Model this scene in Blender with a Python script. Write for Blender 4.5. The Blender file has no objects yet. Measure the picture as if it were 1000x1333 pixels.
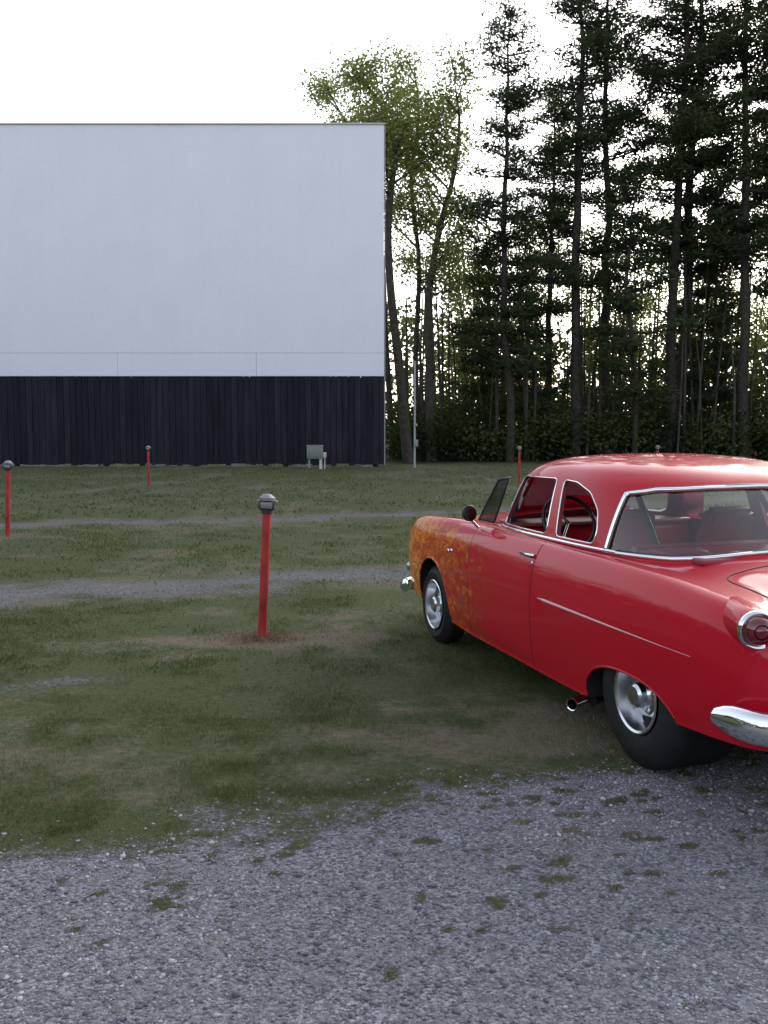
import bpy, bmesh, math, numpy as np
from mathutils import Vector, Matrix
from mathutils.bvhtree import BVHTree
R=math.radians
scene=bpy.context.scene
C=scene.collection
rng=np.random.default_rng(7)

# ------------------------------------------------------------------ helpers
def link(o,parent=None):
    C.objects.link(o)
    if parent is not None: o.parent=parent
    return o
def empty(name,loc=(0,0,0)):
    e=bpy.data.objects.new(name,None); e.location=loc; e.empty_display_size=.3
    return link(e)
def nt(name):
    m=bpy.data.materials.new(name); m.use_nodes=True
    n=m.node_tree; return m,n.nodes,n.links,n.nodes['Principled BSDF']
def mat(name,col,rough=.6,metal=0,coat=0,spec=.5,var=0.0,scale=8.0,bump=0.0,bscale=40,coatr=.03,stretch=None):
    m,N,L,b=nt(name)
    b.inputs['Roughness'].default_value=rough; b.inputs['Metallic'].default_value=metal
    b.inputs['Coat Weight'].default_value=coat; b.inputs['Coat Roughness'].default_value=coatr
    b.inputs['Specular IOR Level'].default_value=spec
    b.inputs['Base Color'].default_value=(*col,1)
    if var or bump:
        tc=N.new('ShaderNodeTexCoord'); src=tc.outputs['Object']
        if stretch:
            mp=N.new('ShaderNodeMapping'); mp.inputs['Scale'].default_value=stretch; L.new(src,mp.inputs[0]); src=mp.outputs[0]
    if var:
        no=N.new('ShaderNodeTexNoise'); no.inputs['Scale'].default_value=scale; no.inputs['Detail'].default_value=4
        L.new(src,no.inputs['Vector'])
        r=N.new('ShaderNodeValToRGB')
        r.color_ramp.elements[0].position=.3; r.color_ramp.elements[1].position=.7
        r.color_ramp.elements[0].color=[c*(1-var) for c in col]+[1]
        r.color_ramp.elements[1].color=[min(1,c*(1+var)) for c in col]+[1]
        L.new(no.outputs['Fac'],r.inputs[0]); L.new(r.outputs[0],b.inputs['Base Color'])
    if bump:
        n2=N.new('ShaderNodeTexNoise'); n2.inputs['Scale'].default_value=bscale; n2.inputs['Detail'].default_value=3
        L.new(src,n2.inputs['Vector'])
        bp=N.new('ShaderNodeBump'); bp.inputs['Strength'].default_value=bump; bp.inputs['Distance'].default_value=.01
        L.new(n2.outputs['Fac'],bp.inputs['Height']); L.new(bp.outputs[0],b.inputs['Normal'])
    return m
def leafmat(name,c0,c1,c2,trans=.35):
    m=bpy.data.materials.new(name); m.use_nodes=True; N=m.node_tree.nodes; L=m.node_tree.links
    N.clear(); out=N.new('ShaderNodeOutputMaterial')
    at=N.new('ShaderNodeAttribute'); at.attribute_name='rnd'
    r=N.new('ShaderNodeValToRGB'); e=r.color_ramp.elements
    e[0].position=0; e[0].color=(*c0,1); e[1].position=1; e[1].color=(*c2,1)
    k=e.new(.55); k.color=(*c1,1)
    L.new(at.outputs['Fac'],r.inputs[0])
    d=N.new('ShaderNodeBsdfDiffuse'); L.new(r.outputs[0],d.inputs['Color'])
    if trans>0:
        t=N.new('ShaderNodeBsdfTranslucent'); mx=N.new('ShaderNodeMixShader'); mx.inputs[0].default_value=trans
        L.new(r.outputs[0],t.inputs['Color'])
        L.new(d.outputs[0],mx.inputs[1]); L.new(t.outputs[0],mx.inputs[2]); L.new(mx.outputs[0],out.inputs[0])
    else: L.new(d.outputs[0],out.inputs[0])
    return m
def npmesh(name,V,F,mats=(),mi=None,attrs=None,smooth=False):
    V=np.asarray(V,np.float32); F=np.asarray(F,np.int32); k=F.shape[1]; M=len(F)
    me=bpy.data.meshes.new(name)
    me.vertices.add(len(V)); me.vertices.foreach_set('co',V.ravel())
    me.loops.add(M*k); me.loops.foreach_set('vertex_index',F.ravel())
    me.polygons.add(M); me.polygons.foreach_set('loop_start',np.arange(0,M*k,k,dtype=np.int32))
    for m in mats: me.materials.append(m)
    if mi is not None: me.polygons.foreach_set('material_index',np.asarray(mi,np.int32))
    me.update(calc_edges=True)
    if smooth: me.polygons.foreach_set('use_smooth',np.ones(M,bool))
    for a,v in (attrs or {}).items():
        at=me.attributes.new(a,'FLOAT','POINT'); at.data.foreach_set('value',np.asarray(v,np.float32))
    me.validate(); return me
def obj(name,me,parent=None,loc=None):
    o=bpy.data.objects.new(name,me); link(o,parent)
    if loc is not None: o.location=loc
    return o
def bmobj(name,bm,mats,parent=None,smooth_angle=None):
    me=bpy.data.meshes.new(name); 
    bmesh.ops.recalc_face_normals(bm,faces=bm.faces[:])
    bm.to_mesh(me); bm.free()
    for m in mats: me.materials.append(m)
    if smooth_angle is not None: sharp(me,smooth_angle)
    return obj(name,me,parent)
def sharp(me,ang):
    bm=bmesh.new(); bm.from_mesh(me)
    for f in bm.faces: f.smooth=True
    for e in bm.edges:
        if len(e.link_faces)==2:
            e.smooth = e.calc_face_angle(0)<R(ang)
        else: e.smooth=False
    bm.to_mesh(me); bm.free()
def box(name,c,s,m,parent=None,bev=.0,rot=None,seg=2):
    bm=bmesh.new(); bmesh.ops.create_cube(bm,size=1)
    bmesh.ops.scale(bm,vec=s,verts=bm.verts)
    if bev: bmesh.ops.bevel(bm,geom=bm.edges[:],offset=bev,segments=seg,affect='EDGES',profile=.5)
    if rot: bmesh.ops.rotate(bm,verts=bm.verts,matrix=Matrix.Rotation(rot[0],3,rot[1]))
    bmesh.ops.translate(bm,vec=c,verts=bm.verts)
    return bmobj(name,bm,[m],parent,40 if bev else None)
def lathe(name,prof,m,parent=None,seg=48,mtx=None,ang=40,mis=None):
    bm=bmesh.new(); rings=[]
    for r,h in prof:
        if r<1e-6: rings.append([bm.verts.new((0,0,h))])
        else: rings.append([bm.verts.new((r*math.cos(2*math.pi*i/seg),r*math.sin(2*math.pi*i/seg),h)) for i in range(seg)])
    for j in range(len(rings)-1):
        a,b=rings[j],rings[j+1]
        for i in range(seg):
            i2=(i+1)%seg
            if len(a)==1 and len(b)==1: continue
            if len(a)==1: f=bm.faces.new((a[0],b[i],b[i2]))
            elif len(b)==1: f=bm.faces.new((a[i],b[0],a[i2]))
            else: f=bm.faces.new((a[i],b[i],b[i2],a[i2]))
            if mis: f.material_index=mis[j]
    if mtx is not None: bmesh.ops.transform(bm,matrix=mtx,verts=bm.verts)
    return bmobj(name,bm,m if isinstance(m,(list,tuple)) else [m],parent,ang)
def curve(name,pts,r,m,parent=None,cyclic=False,res=3):
    cu=bpy.data.curves.new(name,'CURVE'); cu.dimensions='3D'; cu.bevel_depth=r; cu.bevel_resolution=res; cu.use_fill_caps=True
    sp=cu.splines.new('POLY'); sp.points.add(len(pts)-1)
    for p,q in zip(sp.points,pts): p.co=(*q,1)
    sp.use_cyclic_u=cyclic; cu.materials.append(m)
    o=bpy.data.objects.new(name,cu); return link(o,parent)
def catmull(xs,Y,q):
    xs=np.asarray(xs,float); Y=np.asarray(Y,float)
    m=np.zeros_like(Y)
    m[1:-1]=(Y[2:]-Y[:-2])/(xs[2:]-xs[:-2])[:,None]
    m[0]=(Y[1]-Y[0])/(xs[1]-xs[0]); m[-1]=(Y[-1]-Y[-2])/(xs[-1]-xs[-2])
    i=np.clip(np.searchsorted(xs,q,side='right')-1,0,len(xs)-2)
    h=(xs[i+1]-xs[i])[:,None]; t=((q-xs[i])[:,None])/h
    return ((2*t**3-3*t**2+1)*Y[i]+(t**3-2*t**2+t)*h*m[i]+(-2*t**3+3*t**2)*Y[i+1]+(t**3-t**2)*h*m[i+1])
def boolean(o,cut):
    md=o.modifiers.new('b','BOOLEAN'); md.operation='DIFFERENCE'; md.solver='EXACT'; md.object=cut
    bpy.context.view_layer.update()
    dg=bpy.context.evaluated_depsgraph_get()
    me=bpy.data.meshes.new_from_object(o.evaluated_get(dg))
    o.modifiers.clear(); o.data=me
    bpy.data.objects.remove(cut,do_unlink=True)
def roundpoly(P,r=.03,n=5):
    out=[]; K=len(P)
    for i in range(K):
        a,b,c=(np.array(P[i-1],float),np.array(P[i],float),np.array(P[(i+1)%K],float))
        d1=(a-b); d2=(c-b); l1=np.linalg.norm(d1); l2=np.linalg.norm(d2)
        rr=min(r,l1*.45,l2*.45); p=b+d1/l1*rr; q=b+d2/l2*rr
        for k in range(n+1):
            t=k/n; out.append(tuple((1-t)**2*p+2*t*(1-t)*b+t*t*q))
    return out
def prism(P,axis,lo,hi):
    bm=bmesh.new()
    def mk(u,v,w):
        return (u,w,v) if axis=='y' else (w,u,v)
    a=[bm.verts.new(mk(p[0],p[1],lo)) for p in P]; b=[bm.verts.new(mk(p[0],p[1],hi)) for p in P]
    bm.faces.new(a); bm.faces.new(b[::-1])
    for i in range(len(P)):
        j=(i+1)%len(P); bm.faces.new((a[i],b[i],b[j],a[j]))
    return bmobj('cut',bm,[])
def vn(x,y,f,seed):
    x=np.asarray(x,float)*f+seed*17.31; y=np.asarray(y,float)*f+seed*9.77
    xi=np.floor(x).astype(np.int64); yi=np.floor(y).astype(np.int64); fx=x-xi; fy=y-yi
    fx=fx*fx*(3-2*fx); fy=fy*fy*(3-2*fy)
    def h(a,b):
        n=(a*374761393+b*668265263+seed*1442695041)&0x7fffffff
        n=((n^(n>>13))*1274126177)&0x7fffffff
        return ((n^(n>>16))&0xffff)/65535.*2-1
    return (h(xi,yi)*(1-fx)+h(xi+1,yi)*fx)*(1-fy)+(h(xi,yi+1)*(1-fx)+h(xi+1,yi+1)*fx)*fy
def sst(v,a,b):
    t=np.clip((v-a)/(b-a),0,1); return t*t*(3-2*t)

# ------------------------------------------------------------------ camera, world
H=1.7; PITCH=4.95; FPX=1240.
cam=bpy.data.cameras.new('camera'); co=bpy.data.objects.new('camera',cam); C.objects.link(co)
co.location=(0,0,H); co.rotation_euler=(R(90-PITCH),0,0)
cam.sensor_fit='VERTICAL'; cam.sensor_height=36; cam.lens=36*FPX/1333; cam.clip_end=5000; cam.clip_start=.05
scene.camera=co
scene.view_settings.view_transform='Standard'; scene.view_settings.look='None'; scene.view_settings.exposure=0
SUN_EL=24; SUN_AZ=34
w=bpy.data.worlds.new('World'); scene.world=w; w.use_nodes=True
N=w.node_tree.nodes; L=w.node_tree.links
sky=N.new('ShaderNodeTexSky'); sky.sky_type='NISHITA'; sky.sun_disc=False
sky.sun_elevation=R(SUN_EL); sky.sun_rotation=R(SUN_AZ); sky.dust_density=2; sky.air_density=1.3; sky.ozone_density=1.2
bg=N['Background']; bg.inputs[1].default_value=.15
hs=N.new('ShaderNodeHueSaturation'); hs.inputs['Saturation'].default_value=.45; hs.inputs['Value'].default_value=2.65
L.new(sky.outputs[0],hs.inputs['Color']); L.new(hs.outputs[0],bg.inputs[0])
sl=bpy.data.lights.new('sun','SUN'); sl.energy=.8; sl.angle=R(12); sl.color=(1,.88,.72)
so=bpy.data.objects.new('sun',sl); C.objects.link(so)
d=Vector((math.sin(R(SUN_AZ))*math.cos(R(SUN_EL)),math.cos(R(SUN_AZ))*math.cos(R(SUN_EL)),math.sin(R(SUN_EL))))
so.rotation_euler=d.to_track_quat('Z','Y').to_euler(); so.location=(0,0,30)

# ------------------------------------------------------------------ ground
def gh(x,y):
    a=sst(np.asarray(y,float),7.5,14)
    return .012*vn(x,y,.9,3)+a*.05*vn(x,y,.25,5)
def masks(x,y):
    yp=y-.32*x
    n1=vn(x,y,.9,11); n2=vn(x,y,3.1,12); n3=vn(x,y,9,13)
    g=sst(4.36-yp+.25*n1+.18*n2+.12*n3,-.40,.44)
    d2=np.abs(yp-10.95+.2*n1); g2=.70*sst(.80+.35*n2+.2*n1-d2,-.5,.6)*(1-.6*sst(x,-.3,1.6))
    d3=np.abs(y-.42*x-19.2+.2*n1); g3=.74*sst(.6+.3*n2-d3,-.4,.5)
    d4=np.abs(y-.40*x-33+.3*n1); g4=.30*sst(.6+.3*n1-d4,-.3,.3)
    gl=.68*sst(.9-np.hypot((x+2.7)/1.2,(yp-6.9)/.40)+.5*n2,0,.9)
    gl2=.55*sst(.9-np.hypot((x+2.4)/.9,(yp-5.9)/.3)+.5*n2,0,.9)
    G=np.maximum.reduce([g,g2,g3,g4,gl,gl2])
    wn=.8*vn(x,y*1.6,11.0,21)+.75*vn(x,y*1.4,25,22)+.40*vn(x,y,1.3,23)+.16*np.clip(x,-2,2)+.26*sst(yp,3.0,4.2)
    W=sst(wn,.82,1.3)*(yp<5)
    dry=.33+.28*n1+.3*vn(x,y,2.3,31)+.15*n3
    bare=sst(1-np.hypot((x+.85)/1.25,(y-7.62)/.45)+.35*n2,0,.8)
    bare=np.maximum(bare,.75*sst(1-np.hypot((x-.75)/1.3,(y-5.35)/.7)+.35*n2+.2*n3,0,.9))
    bare=np.maximum(bare,.5*sst(1-np.hypot((x+6.3)/1.8,(y-14.8)/.9)+.3*n2,0,.8))
    bare=np.maximum(bare,.5*sst(1-np.hypot((x-2.5)/2.2,(y-28)/2)+.3*n2,0,.8))
    dry+=.9*bare
    dry+=.35*sst(1-np.abs(yp-4.9)/.8+.3*n2,0,1)
    dry+=.4*sst(1.3-d2,0,.7)*(1-sst(x,0,3)*.5)+.3*sst(1.4-d3,0,.8)
    dry-=.25*sst(1-np.hypot((x+1.0)/2.6,(y-6.5)/.7),0,1)
    return np.clip(G*(1-W*.9),0,1),np.clip(dry,0,1),W
def axis(lo,hi,st,far):
    a=list(np.arange(lo,hi,st)); s=st
    while a[-1]<far: s*=1.13; a.append(a[-1]+s)
    s=st; b=[a[0]]
    while b[-1]>-far: s*=1.13; b.append(b[-1]-s)
    return np.array(b[1:][::-1]+a)
gx=axis(-4.5,4.5,.04,2500); gy=axis(2.2,13,.04,2500)
X,Y=np.meshgrid(gx,gy); x=X.ravel(); y=Y.ravel()
G,D,W=masks(x,y)
nx,ny=len(gx),len(gy)
idx=np.arange(nx*ny).reshape(ny,nx)
F=np.stack([idx[:-1,:-1],idx[:-1,1:],idx[1:,1:],idx[1:,:-1]],-1).reshape(-1,4)
m,N,L,b=nt('ground_grass_gravel')
def A(n):
    a=N.new('ShaderNodeAttribute'); a.attribute_name=n; return a.outputs['Fac']
def noise(s,det=3,rough=.6):
    n=N.new('ShaderNodeTexNoise'); n.inputs['Scale'].default_value=s; n.inputs['Detail'].default_value=det; n.inputs['Roughness'].default_value=rough
    L.new(tc.outputs['Object'],n.inputs['Vector']); return n.outputs['Fac']
def ramp(f,stops):
    r=N.new('ShaderNodeValToRGB'); e=r.color_ramp.elements
    e[0].position,e[0].color=stops[0][0],(*stops[0][1],1); e[1].position,e[1].color=stops[-1][0],(*stops[-1][1],1)
    for p,c in stops[1:-1]: k=e.new(p); k.color=(*c,1)
    L.new(f,r.inputs[0]); return r.outputs[0]
def M(op,a,b_=None,c=None,clamp=False):
    n=N.new('ShaderNodeMath'); n.operation=op; n.use_clamp=clamp
    for i,v in enumerate((a,b_,c)):
        if v is None: continue
        if isinstance(v,(int,float)): n.inputs[i].default_value=v
        else: L.new(v,n.inputs[i])
    return n.outputs[0]
def mixc(f,a,b_,mode='MIX'):
    n=N.new('ShaderNodeMix'); n.data_type='RGBA'; n.blend_type=mode
    if isinstance(f,(int,float)): n.inputs[0].default_value=f
    else: L.new(f,n.inputs[0])
    for i,v in ((6,a),(7,b_)):
        if isinstance(v,tuple): n.inputs[i].default_value=(*v,1)
        else: L.new(v,n.inputs[i])
    return n.outputs[2]
tc=N.new('ShaderNodeTexCoord')
vo=N.new('ShaderNodeTexVoronoi'); vo.inputs['Scale'].default_value=95; L.new(tc.outputs['Object'],vo.inputs['Vector'])
sep=N.new('ShaderNodeSeparateColor'); L.new(vo.outputs['Color'],sep.inputs[0])
stone=ramp(sep.outputs[0],[(0,(.08,.08,.095)),(.35,(.14,.14,.16)),(.7,(.20,.20,.225)),(1,(.32,.32,.35))])
g3n=noise(3.2,5,.65)
stone=mixc(M('MULTIPLY',M('SUBTRACT',g3n,.38),1.8,clamp=True),stone,(.16,.15,.145))
gn=noise(150,2,.8); g2n=noise(20,4,.7)
green=ramp(M('ADD',M('MULTIPLY',gn,.6),M('MULTIPLY',g2n,.4)),[(.3,(.030,.042,.016)),(.5,(.078,.094,.038)),(.7,(.14,.16,.072))])
straw=ramp(M('ADD',M('MULTIPLY',gn,.6),M('MULTIPLY',g2n,.4)),[(.3,(.08,.064,.046)),(.5,(.175,.145,.105)),(.7,(.28,.24,.175))])
dryf=M('ADD',A('dry'),M('MULTIPLY',M('SUBTRACT',g3n,.5),1.2)); 
dryf=M('MULTIPLY',M('SUBTRACT',M('ADD',dryf,M('MULTIPLY',M('SUBTRACT',g2n,.5),.8)),.32),1.5,clamp=True)
grass=mixc(dryf,green,straw)
gf=M('ADD',A('gravel'),M('MULTIPLY',M('SUBTRACT',g2n,.5),1.9))
gf=M('MULTIPLY',M('SUBTRACT',gf,.35),2.2,clamp=True)
colr=mixc(gf,grass,stone)
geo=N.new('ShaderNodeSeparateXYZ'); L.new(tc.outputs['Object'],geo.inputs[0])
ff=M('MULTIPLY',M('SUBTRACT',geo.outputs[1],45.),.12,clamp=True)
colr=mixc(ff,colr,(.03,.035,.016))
L.new(colr,b.inputs['Base Color']); b.inputs['Roughness'].default_value=.9; b.inputs['Specular IOR Level'].default_value=.2
hgt=M('ADD',M('MULTIPLY',gf,M('MULTIPLY',M('SUBTRACT',1.,vo.outputs['Distance']),.35)),M('MULTIPLY',M('SUBTRACT',1.,gf),M('ADD',gn,M('MULTIPLY',g2n,2.5))))
bp=N.new('ShaderNodeBump'); bp.inputs['Strength'].default_value=.9; bp.inputs['Distance'].default_value=.02
L.new(hgt,bp.inputs['Height']); L.new(bp.outputs[0],b.inputs['Normal'])
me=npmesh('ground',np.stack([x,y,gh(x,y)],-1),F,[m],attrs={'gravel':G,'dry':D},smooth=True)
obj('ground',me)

# gravel stones
n=62000
sx=rng.uniform(-2.4,2.7,n); sy=2.35+(rng.uniform(0,1,n)**.9)*3.2
g_,_,_=masks(sx,sy); k=(rng.uniform(0,1,n)<g_**1.4)&(np.abs(sx)<.45*sy+.3); sx,sy=sx[k],sy[k]; n=len(sx)
t=(1+5**.5)/2
ic=np.array([(-1,t,0),(1,t,0),(-1,-t,0),(1,-t,0),(0,-1,t),(0,1,t),(0,-1,-t),(0,1,-t),(t,0,-1),(t,0,1),(-t,0,-1),(-t,0,1)])/math.hypot(1,t)
icf=np.array([(0,11,5),(0,5,1),(0,1,7),(0,7,10),(0,10,11),(1,5,9),(5,11,4),(11,10,2),(10,7,6),(7,1,8),(3,9,4),(3,4,2),(3,2,6),(3,6,8),(3,8,9),(4,9,5),(2,4,11),(6,2,10),(8,6,7),(9,8,1)])
rad=rng.lognormal(math.log(.0043),.40,n); rad=np.clip(rad,.0020,.013)
V=ic[None]*(1+rng.uniform(-.3,.3,(n,12,1)))
sc=np.stack([rng.uniform(.7,1.3,n),rng.uniform(.7,1.3,n),rng.uniform(.35,.7,n)],-1)*rad[:,None]
V=V*sc[:,None]; an=rng.uniform(0,6.28,n); c,s=np.cos(an)[:,None],np.sin(an)[:,None]
V=np.stack([V[...,0]*c-V[...,1]*s,V[...,0]*s+V[...,1]*c,V[...,2]],-1)
V+=np.stack([sx,sy,gh(sx,sy)+rad*.2],-1)[:,None]
Fs=(icf[None]+12*np.arange(n)[:,None,None]).reshape(-1,3)
m,N,L,b=nt('gravel_stone'); a=N.new('ShaderNodeAttribute'); a.attribute_name='rnd'
st=ramp(a.outputs['Fac'],[(0,(.075,.075,.088)),(.4,(.15,.15,.17)),(.8,(.215,.215,.24)),(1,(.40,.40,.43))]); L.new(st,b.inputs['Base Color']); b.inputs['Roughness'].default_value=.8
rv=np.clip(rng.uniform(0,1,n)+.22*vn(sx,sy,1.3,71)+.12*vn(sx,sy,4,72),0,1)
obj('gravel',npmesh('gravel',V.reshape(-1,3),Fs,[m],attrs={'rnd':np.repeat(rv,12)}))

# grass blades
def diamonds(P,Dr,Ln,Wd,rg):
    n=len(P); Dr=Dr/np.linalg.norm(Dr,axis=1,keepdims=True)
    q=rg.normal(size=(n,3)); S=np.cross(Dr,q); S/=np.linalg.norm(S,axis=1,keepdims=True)+1e-9
    Ln=np.broadcast_to(Ln,(n,))[:,None]; Wd=np.broadcast_to(Wd,(n,))[:,None]
    return np.stack([P,P+Dr*Ln*.5+S*Wd*.5,P+Dr*Ln,P+Dr*Ln*.5-S*Wd*.5],1)
Vs=[];Rn=[]
for (y0,y1,cnt,l0,wd) in ((3.2,6.5,130000,.028,.0035),(6.5,10,85000,.035,.006),(10,18,55000,.05,.012),(18,44,40000,.07,.03)):
    yy=rng.uniform(y0,y1,cnt); xx=rng.uniform(-1,1,cnt)*(.45*yy+.8)
    if y0<4: 
        ex=130000; ye=rng.uniform(2.4,5.5,ex); xe=rng.uniform(-1,1,ex)*(.45*ye+.5); xx=np.r_[xx,xe]; yy=np.r_[yy,ye]
    g_,d_,w_=masks(xx,yy)
    dens=np.clip(.35+.6*vn(xx,yy,5,41)+.5*vn(xx,yy,1.4,42),0.05,1)
    near=(yy-.32*xx)<4.3
    p=np.where(near,np.maximum(w_*.7,(1-g_)**3*.5),(1-g_)**2*dens)*(1-.80*np.clip(d_-.35,0,1)*(~near))
    k=rng.uniform(0,1,len(xx))<p; xx,yy,d_,near=xx[k],yy[k],d_[k],near[k]; n=len(xx)
    P=np.stack([xx,yy,gh(xx,yy)-.003],-1); Dr=np.stack([rng.normal(0,.6,n),rng.normal(0,.6,n),np.ones(n)],-1)
    ln=l0*rng.uniform(.5,1.5,n)*(1+.5*vn(xx,yy,4,44))*np.where(near,.5,1)
    Vs.append(diamonds(P,Dr,ln,wd*rng.uniform(.6,1.2,n),rng).reshape(-1,3))
    Rn.append(np.repeat(np.clip(d_*.75+near*.25+rng.uniform(-.3,.35,n),0,1),4))
V=np.concatenate(Vs); 
gm=leafmat('grass_blades',(.058,.088,.027),(.12,.142,.056),(.30,.26,.17),.3)
obj('grass',npmesh('grass',V,np.arange(len(V)).reshape(-1,4),[gm],attrs={'rnd':np.concatenate(Rn)}))

# ------------------------------------------------------------------ drive-in screen
SY=43.3
scr=empty('drive_in_screen',(0,SY,0))
m,N,L,b=nt('screen_white_paint'); tc=N.new('ShaderNodeTexCoord')
n1=noise(.45,5,.65); n2=noise(9,3,.6)
mp=N.new('ShaderNodeMapping'); mp.inputs['Scale'].default_value=(3.5,1,.12); L.new(tc.outputs['Object'],mp.inputs[0])
ns=N.new('ShaderNodeTexNoise'); ns.inputs['Scale'].default_value=1; ns.inputs['Detail'].default_value=4; L.new(mp.outputs[0],ns.inputs['Vector'])
f=M('ADD',M('ADD',M('MULTIPLY',n1,.4),M('MULTIPLY',n2,.45)),M('MULTIPLY',ns.outputs['Fac'],.15))
c=ramp(f,[(.3,(.66,.67,.765)),(.5,(.72,.728,.815)),(.7,(.77,.775,.845))]); L.new(c,b.inputs['Base Color']); b.inputs['Roughness'].default_value=.75
WH=m
seam=mat('seam_grey',(.33,.34,.37),.8)
dark=mat('dark_stained_boards',(.017,.018,.027),.85,spec=.15,var=.3,scale=1.,stretch=(5,1,.6))
SW=26.
bm=bmesh.new()
def addbox(bm,x0,x1,y0,y1,z0,z1,mi=0):
    r=bmesh.ops.create_cube(bm,size=1); vs=r['verts']
    bmesh.ops.scale(bm,vec=(x1-x0,y1-y0,z1-z0),verts=vs); bmesh.ops.translate(bm,vec=((x0+x1)/2,(y0+y1)/2,(z0+z1)/2),verts=vs)
    for f in {f for v in vs for f in v.link_faces}: f.material_index=mi
addbox(bm,-SW,0,0,.35,5.135,15.1)
for a,b_ in ((-SW,-12.0),(-11.99,-5.76),(-5.745,0)): addbox(bm,a,b_,.0,.35,4.1,5.12)
bmobj('white_panels',bm,[WH],scr)
box('panel_seam',(-SW/2,.19,5.127),(SW-.02,.33,.02),seam,scr)
box('cap_rail',(-SW/2,.17,15.12),(SW+.1,.5,.04),mat('cap_paint',(.6,.6,.63),.7),scr)
bm=bmesh.new(); xb=-SW; i=0
while xb<-.02:
    wb_=.28+rng.uniform(-.01,.01); x1=min(xb+wb_-.02,0)
    addbox(bm,xb,x1,.02+rng.uniform(0,.012),.07,.10+rng.uniform(-.05,.06),4.09,int(rng.integers(0,3)))
    xb+=wb_
bmobj('skirt_boards',bm,[dark,mat('dark_stained_boards_b',(.014,.015,.023),.85,spec=.15,var=.3,scale=1.,stretch=(5,1,.6)),mat('dark_stained_boards_c',(.021,.022,.032),.85,spec=.15,var=.3,scale=1.,stretch=(5,1,.6))],scr)
box('skirt_backing',(-SW/2,.12,2.1),(SW-.1,.06,3.9),mat('backing',(.004,.004,.006),.9,spec=.1),scr)
box('end_post',(.035,.17,7.6),(.05,.34,15),mat('end_post_paint',(.25,.25,.27),.7),scr)
bm=bmesh.new()
for xx in np.arange(-SW+.5,.2,3.1):
    xx+=rng.uniform(-.5,.4); addbox(bm,xx-rng.uniform(.15,.4),xx+.25,-.06,.3,-.1,.10+rng.uniform(-.02,.06))
bmobj('footings',bm,[mat('concrete',(.16,.16,.155),.9,var=.3)],scr)
bm=bmesh.new()
for xx in np.arange(-SW+1,0,4.1):
    addbox(bm,xx-.12,xx+.12,.38,.62,0,14.8)
    r=bmesh.ops.create_cube(bm,size=1); vs=r['verts']; bmesh.ops.scale(bm,vec=(.2,.2,13.6),verts=vs)
    bmesh.ops.rotate(bm,verts=vs,matrix=Matrix.Rotation(R(22),3,'X')); bmesh.ops.translate(bm,vec=(xx,3.1,6.2),verts=vs)
bmobj('timber_braces',bm,[mat('timber',(.12,.09,.06),.85,var=.3)],scr)

ub=empty('utility_box',(-2.98,41.2,0))
gp=mat('grey_enamel',(.22,.24,.22),.5,var=.1); wp=mat('white_conduit',(.5,.5,.5),.5)
box('cabinet',(0,0,.72),(.68,.28,.55),gp,ub,.02); box('door_panel',(0,-.15,.72),(.56,.02,.45),mat('grey_door',(.16,.18,.17),.5),ub,.008)
box('lid',(0,0,1.01),(.74,.34,.04),gp,ub,.01)
box('leg_1',(-.25,0,.22),(.07,.07,.46),gp,ub); box('leg_2',(.25,0,.22),(.12,.1,.46),wp,ub)
box('meter',(.42,-.02,.6),(.14,.14,.24),wp,ub,.02); curve('conduit',[(.42,-.02,.5),(.42,-.02,0)],.025,wp,ub)
up=empty('utility_pole',(1.36,42.3,0))
lathe('shaft',[(0.0,0),(.05,0),(.04,3),(.035,4.6),(0,4.6)],mat('galvanised',(.33,.34,.37),.45,metal=.3),up,12)
box('junction_box',(.07,-.07,1.1),(.16,.12,.3),gp,up,.01)
lathe('cap',[(0,4.6),(.06,4.6),(.06,4.68),(0,4.72)],gp,up,12)
box('bracket',(.05,-.05,1.9),(.14,.06,.12),gp,up,.01)

redp=mat('weathered_red_paint',(.36,.034,.030),.65,spec=.3,var=.38,scale=11,bump=.6,bscale=30,stretch=(1,1,.45))
gal=mat('speaker_head_metal',(.24,.24,.25),.45,metal=.5,var=.25); blk=mat('speaker_head_black',(.03,.03,.035),.45)
def post(loc,lean,hh=1.16,rot=0.):
    e=empty('speaker_post',(loc[0],loc[1],float(gh(loc[0],loc[1]))))
    e.rotation_euler=(lean[1],lean[0],rot)
    bm=bmesh.new(); r=bmesh.ops.create_cone(bm,cap_ends=True,segments=16,radius1=.038,radius2=.034,depth=hh-.08)
    bmesh.ops.translate(bm,vec=(0,0,(hh-.08)/2-.04),verts=bm.verts); bmobj('pipe',bm,[redp],e,50)
    box('junction_box',(0,0,hh-.06),(.125,.10,.08),blk,e,.014)
    box('face_plate',(0,-.053,hh-.06),(.095,.008,.05),gal,e,.003)
    lathe('dome',[(.066,hh-.022),(.066,hh+.000),(.048,hh+.012),(.03,hh+.028),(0,hh+.030)],gal,e,20)
    box('hanger_1',(.072,0,hh-.03),(.02,.05,.02),gal,e,.004); box('hanger_2',(-.072,0,hh-.03),(.02,.05,.02),gal,e,.004)
    lathe('collar',[(.041,hh-.13),(.046,hh-.125),(.046,hh-.095),(.04,hh-.09)],blk,e,16)
    return e
post((-1.0,7.69),(R(2.8),R(0)))
post((-6.9,27.9),(R(.5),0)); post((-5.92,14.9),(R(2.2),0)); post((4.2,29.6),(R(0),0)); post((9.05,31.5),(R(-1),0))
n=1600; rr=np.abs(rng.normal(0,.16,n)); th=rng.uniform(0,6.28,n); px_=-1.0+rr*np.cos(th)*1.6; py_=7.69+rr*np.sin(th)
P=np.stack([px_,py_,gh(px_,py_)+.0],-1); Dr=np.stack([rng.normal(0,.8,n),rng.normal(0,.8,n),np.ones(n)],-1)
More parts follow.
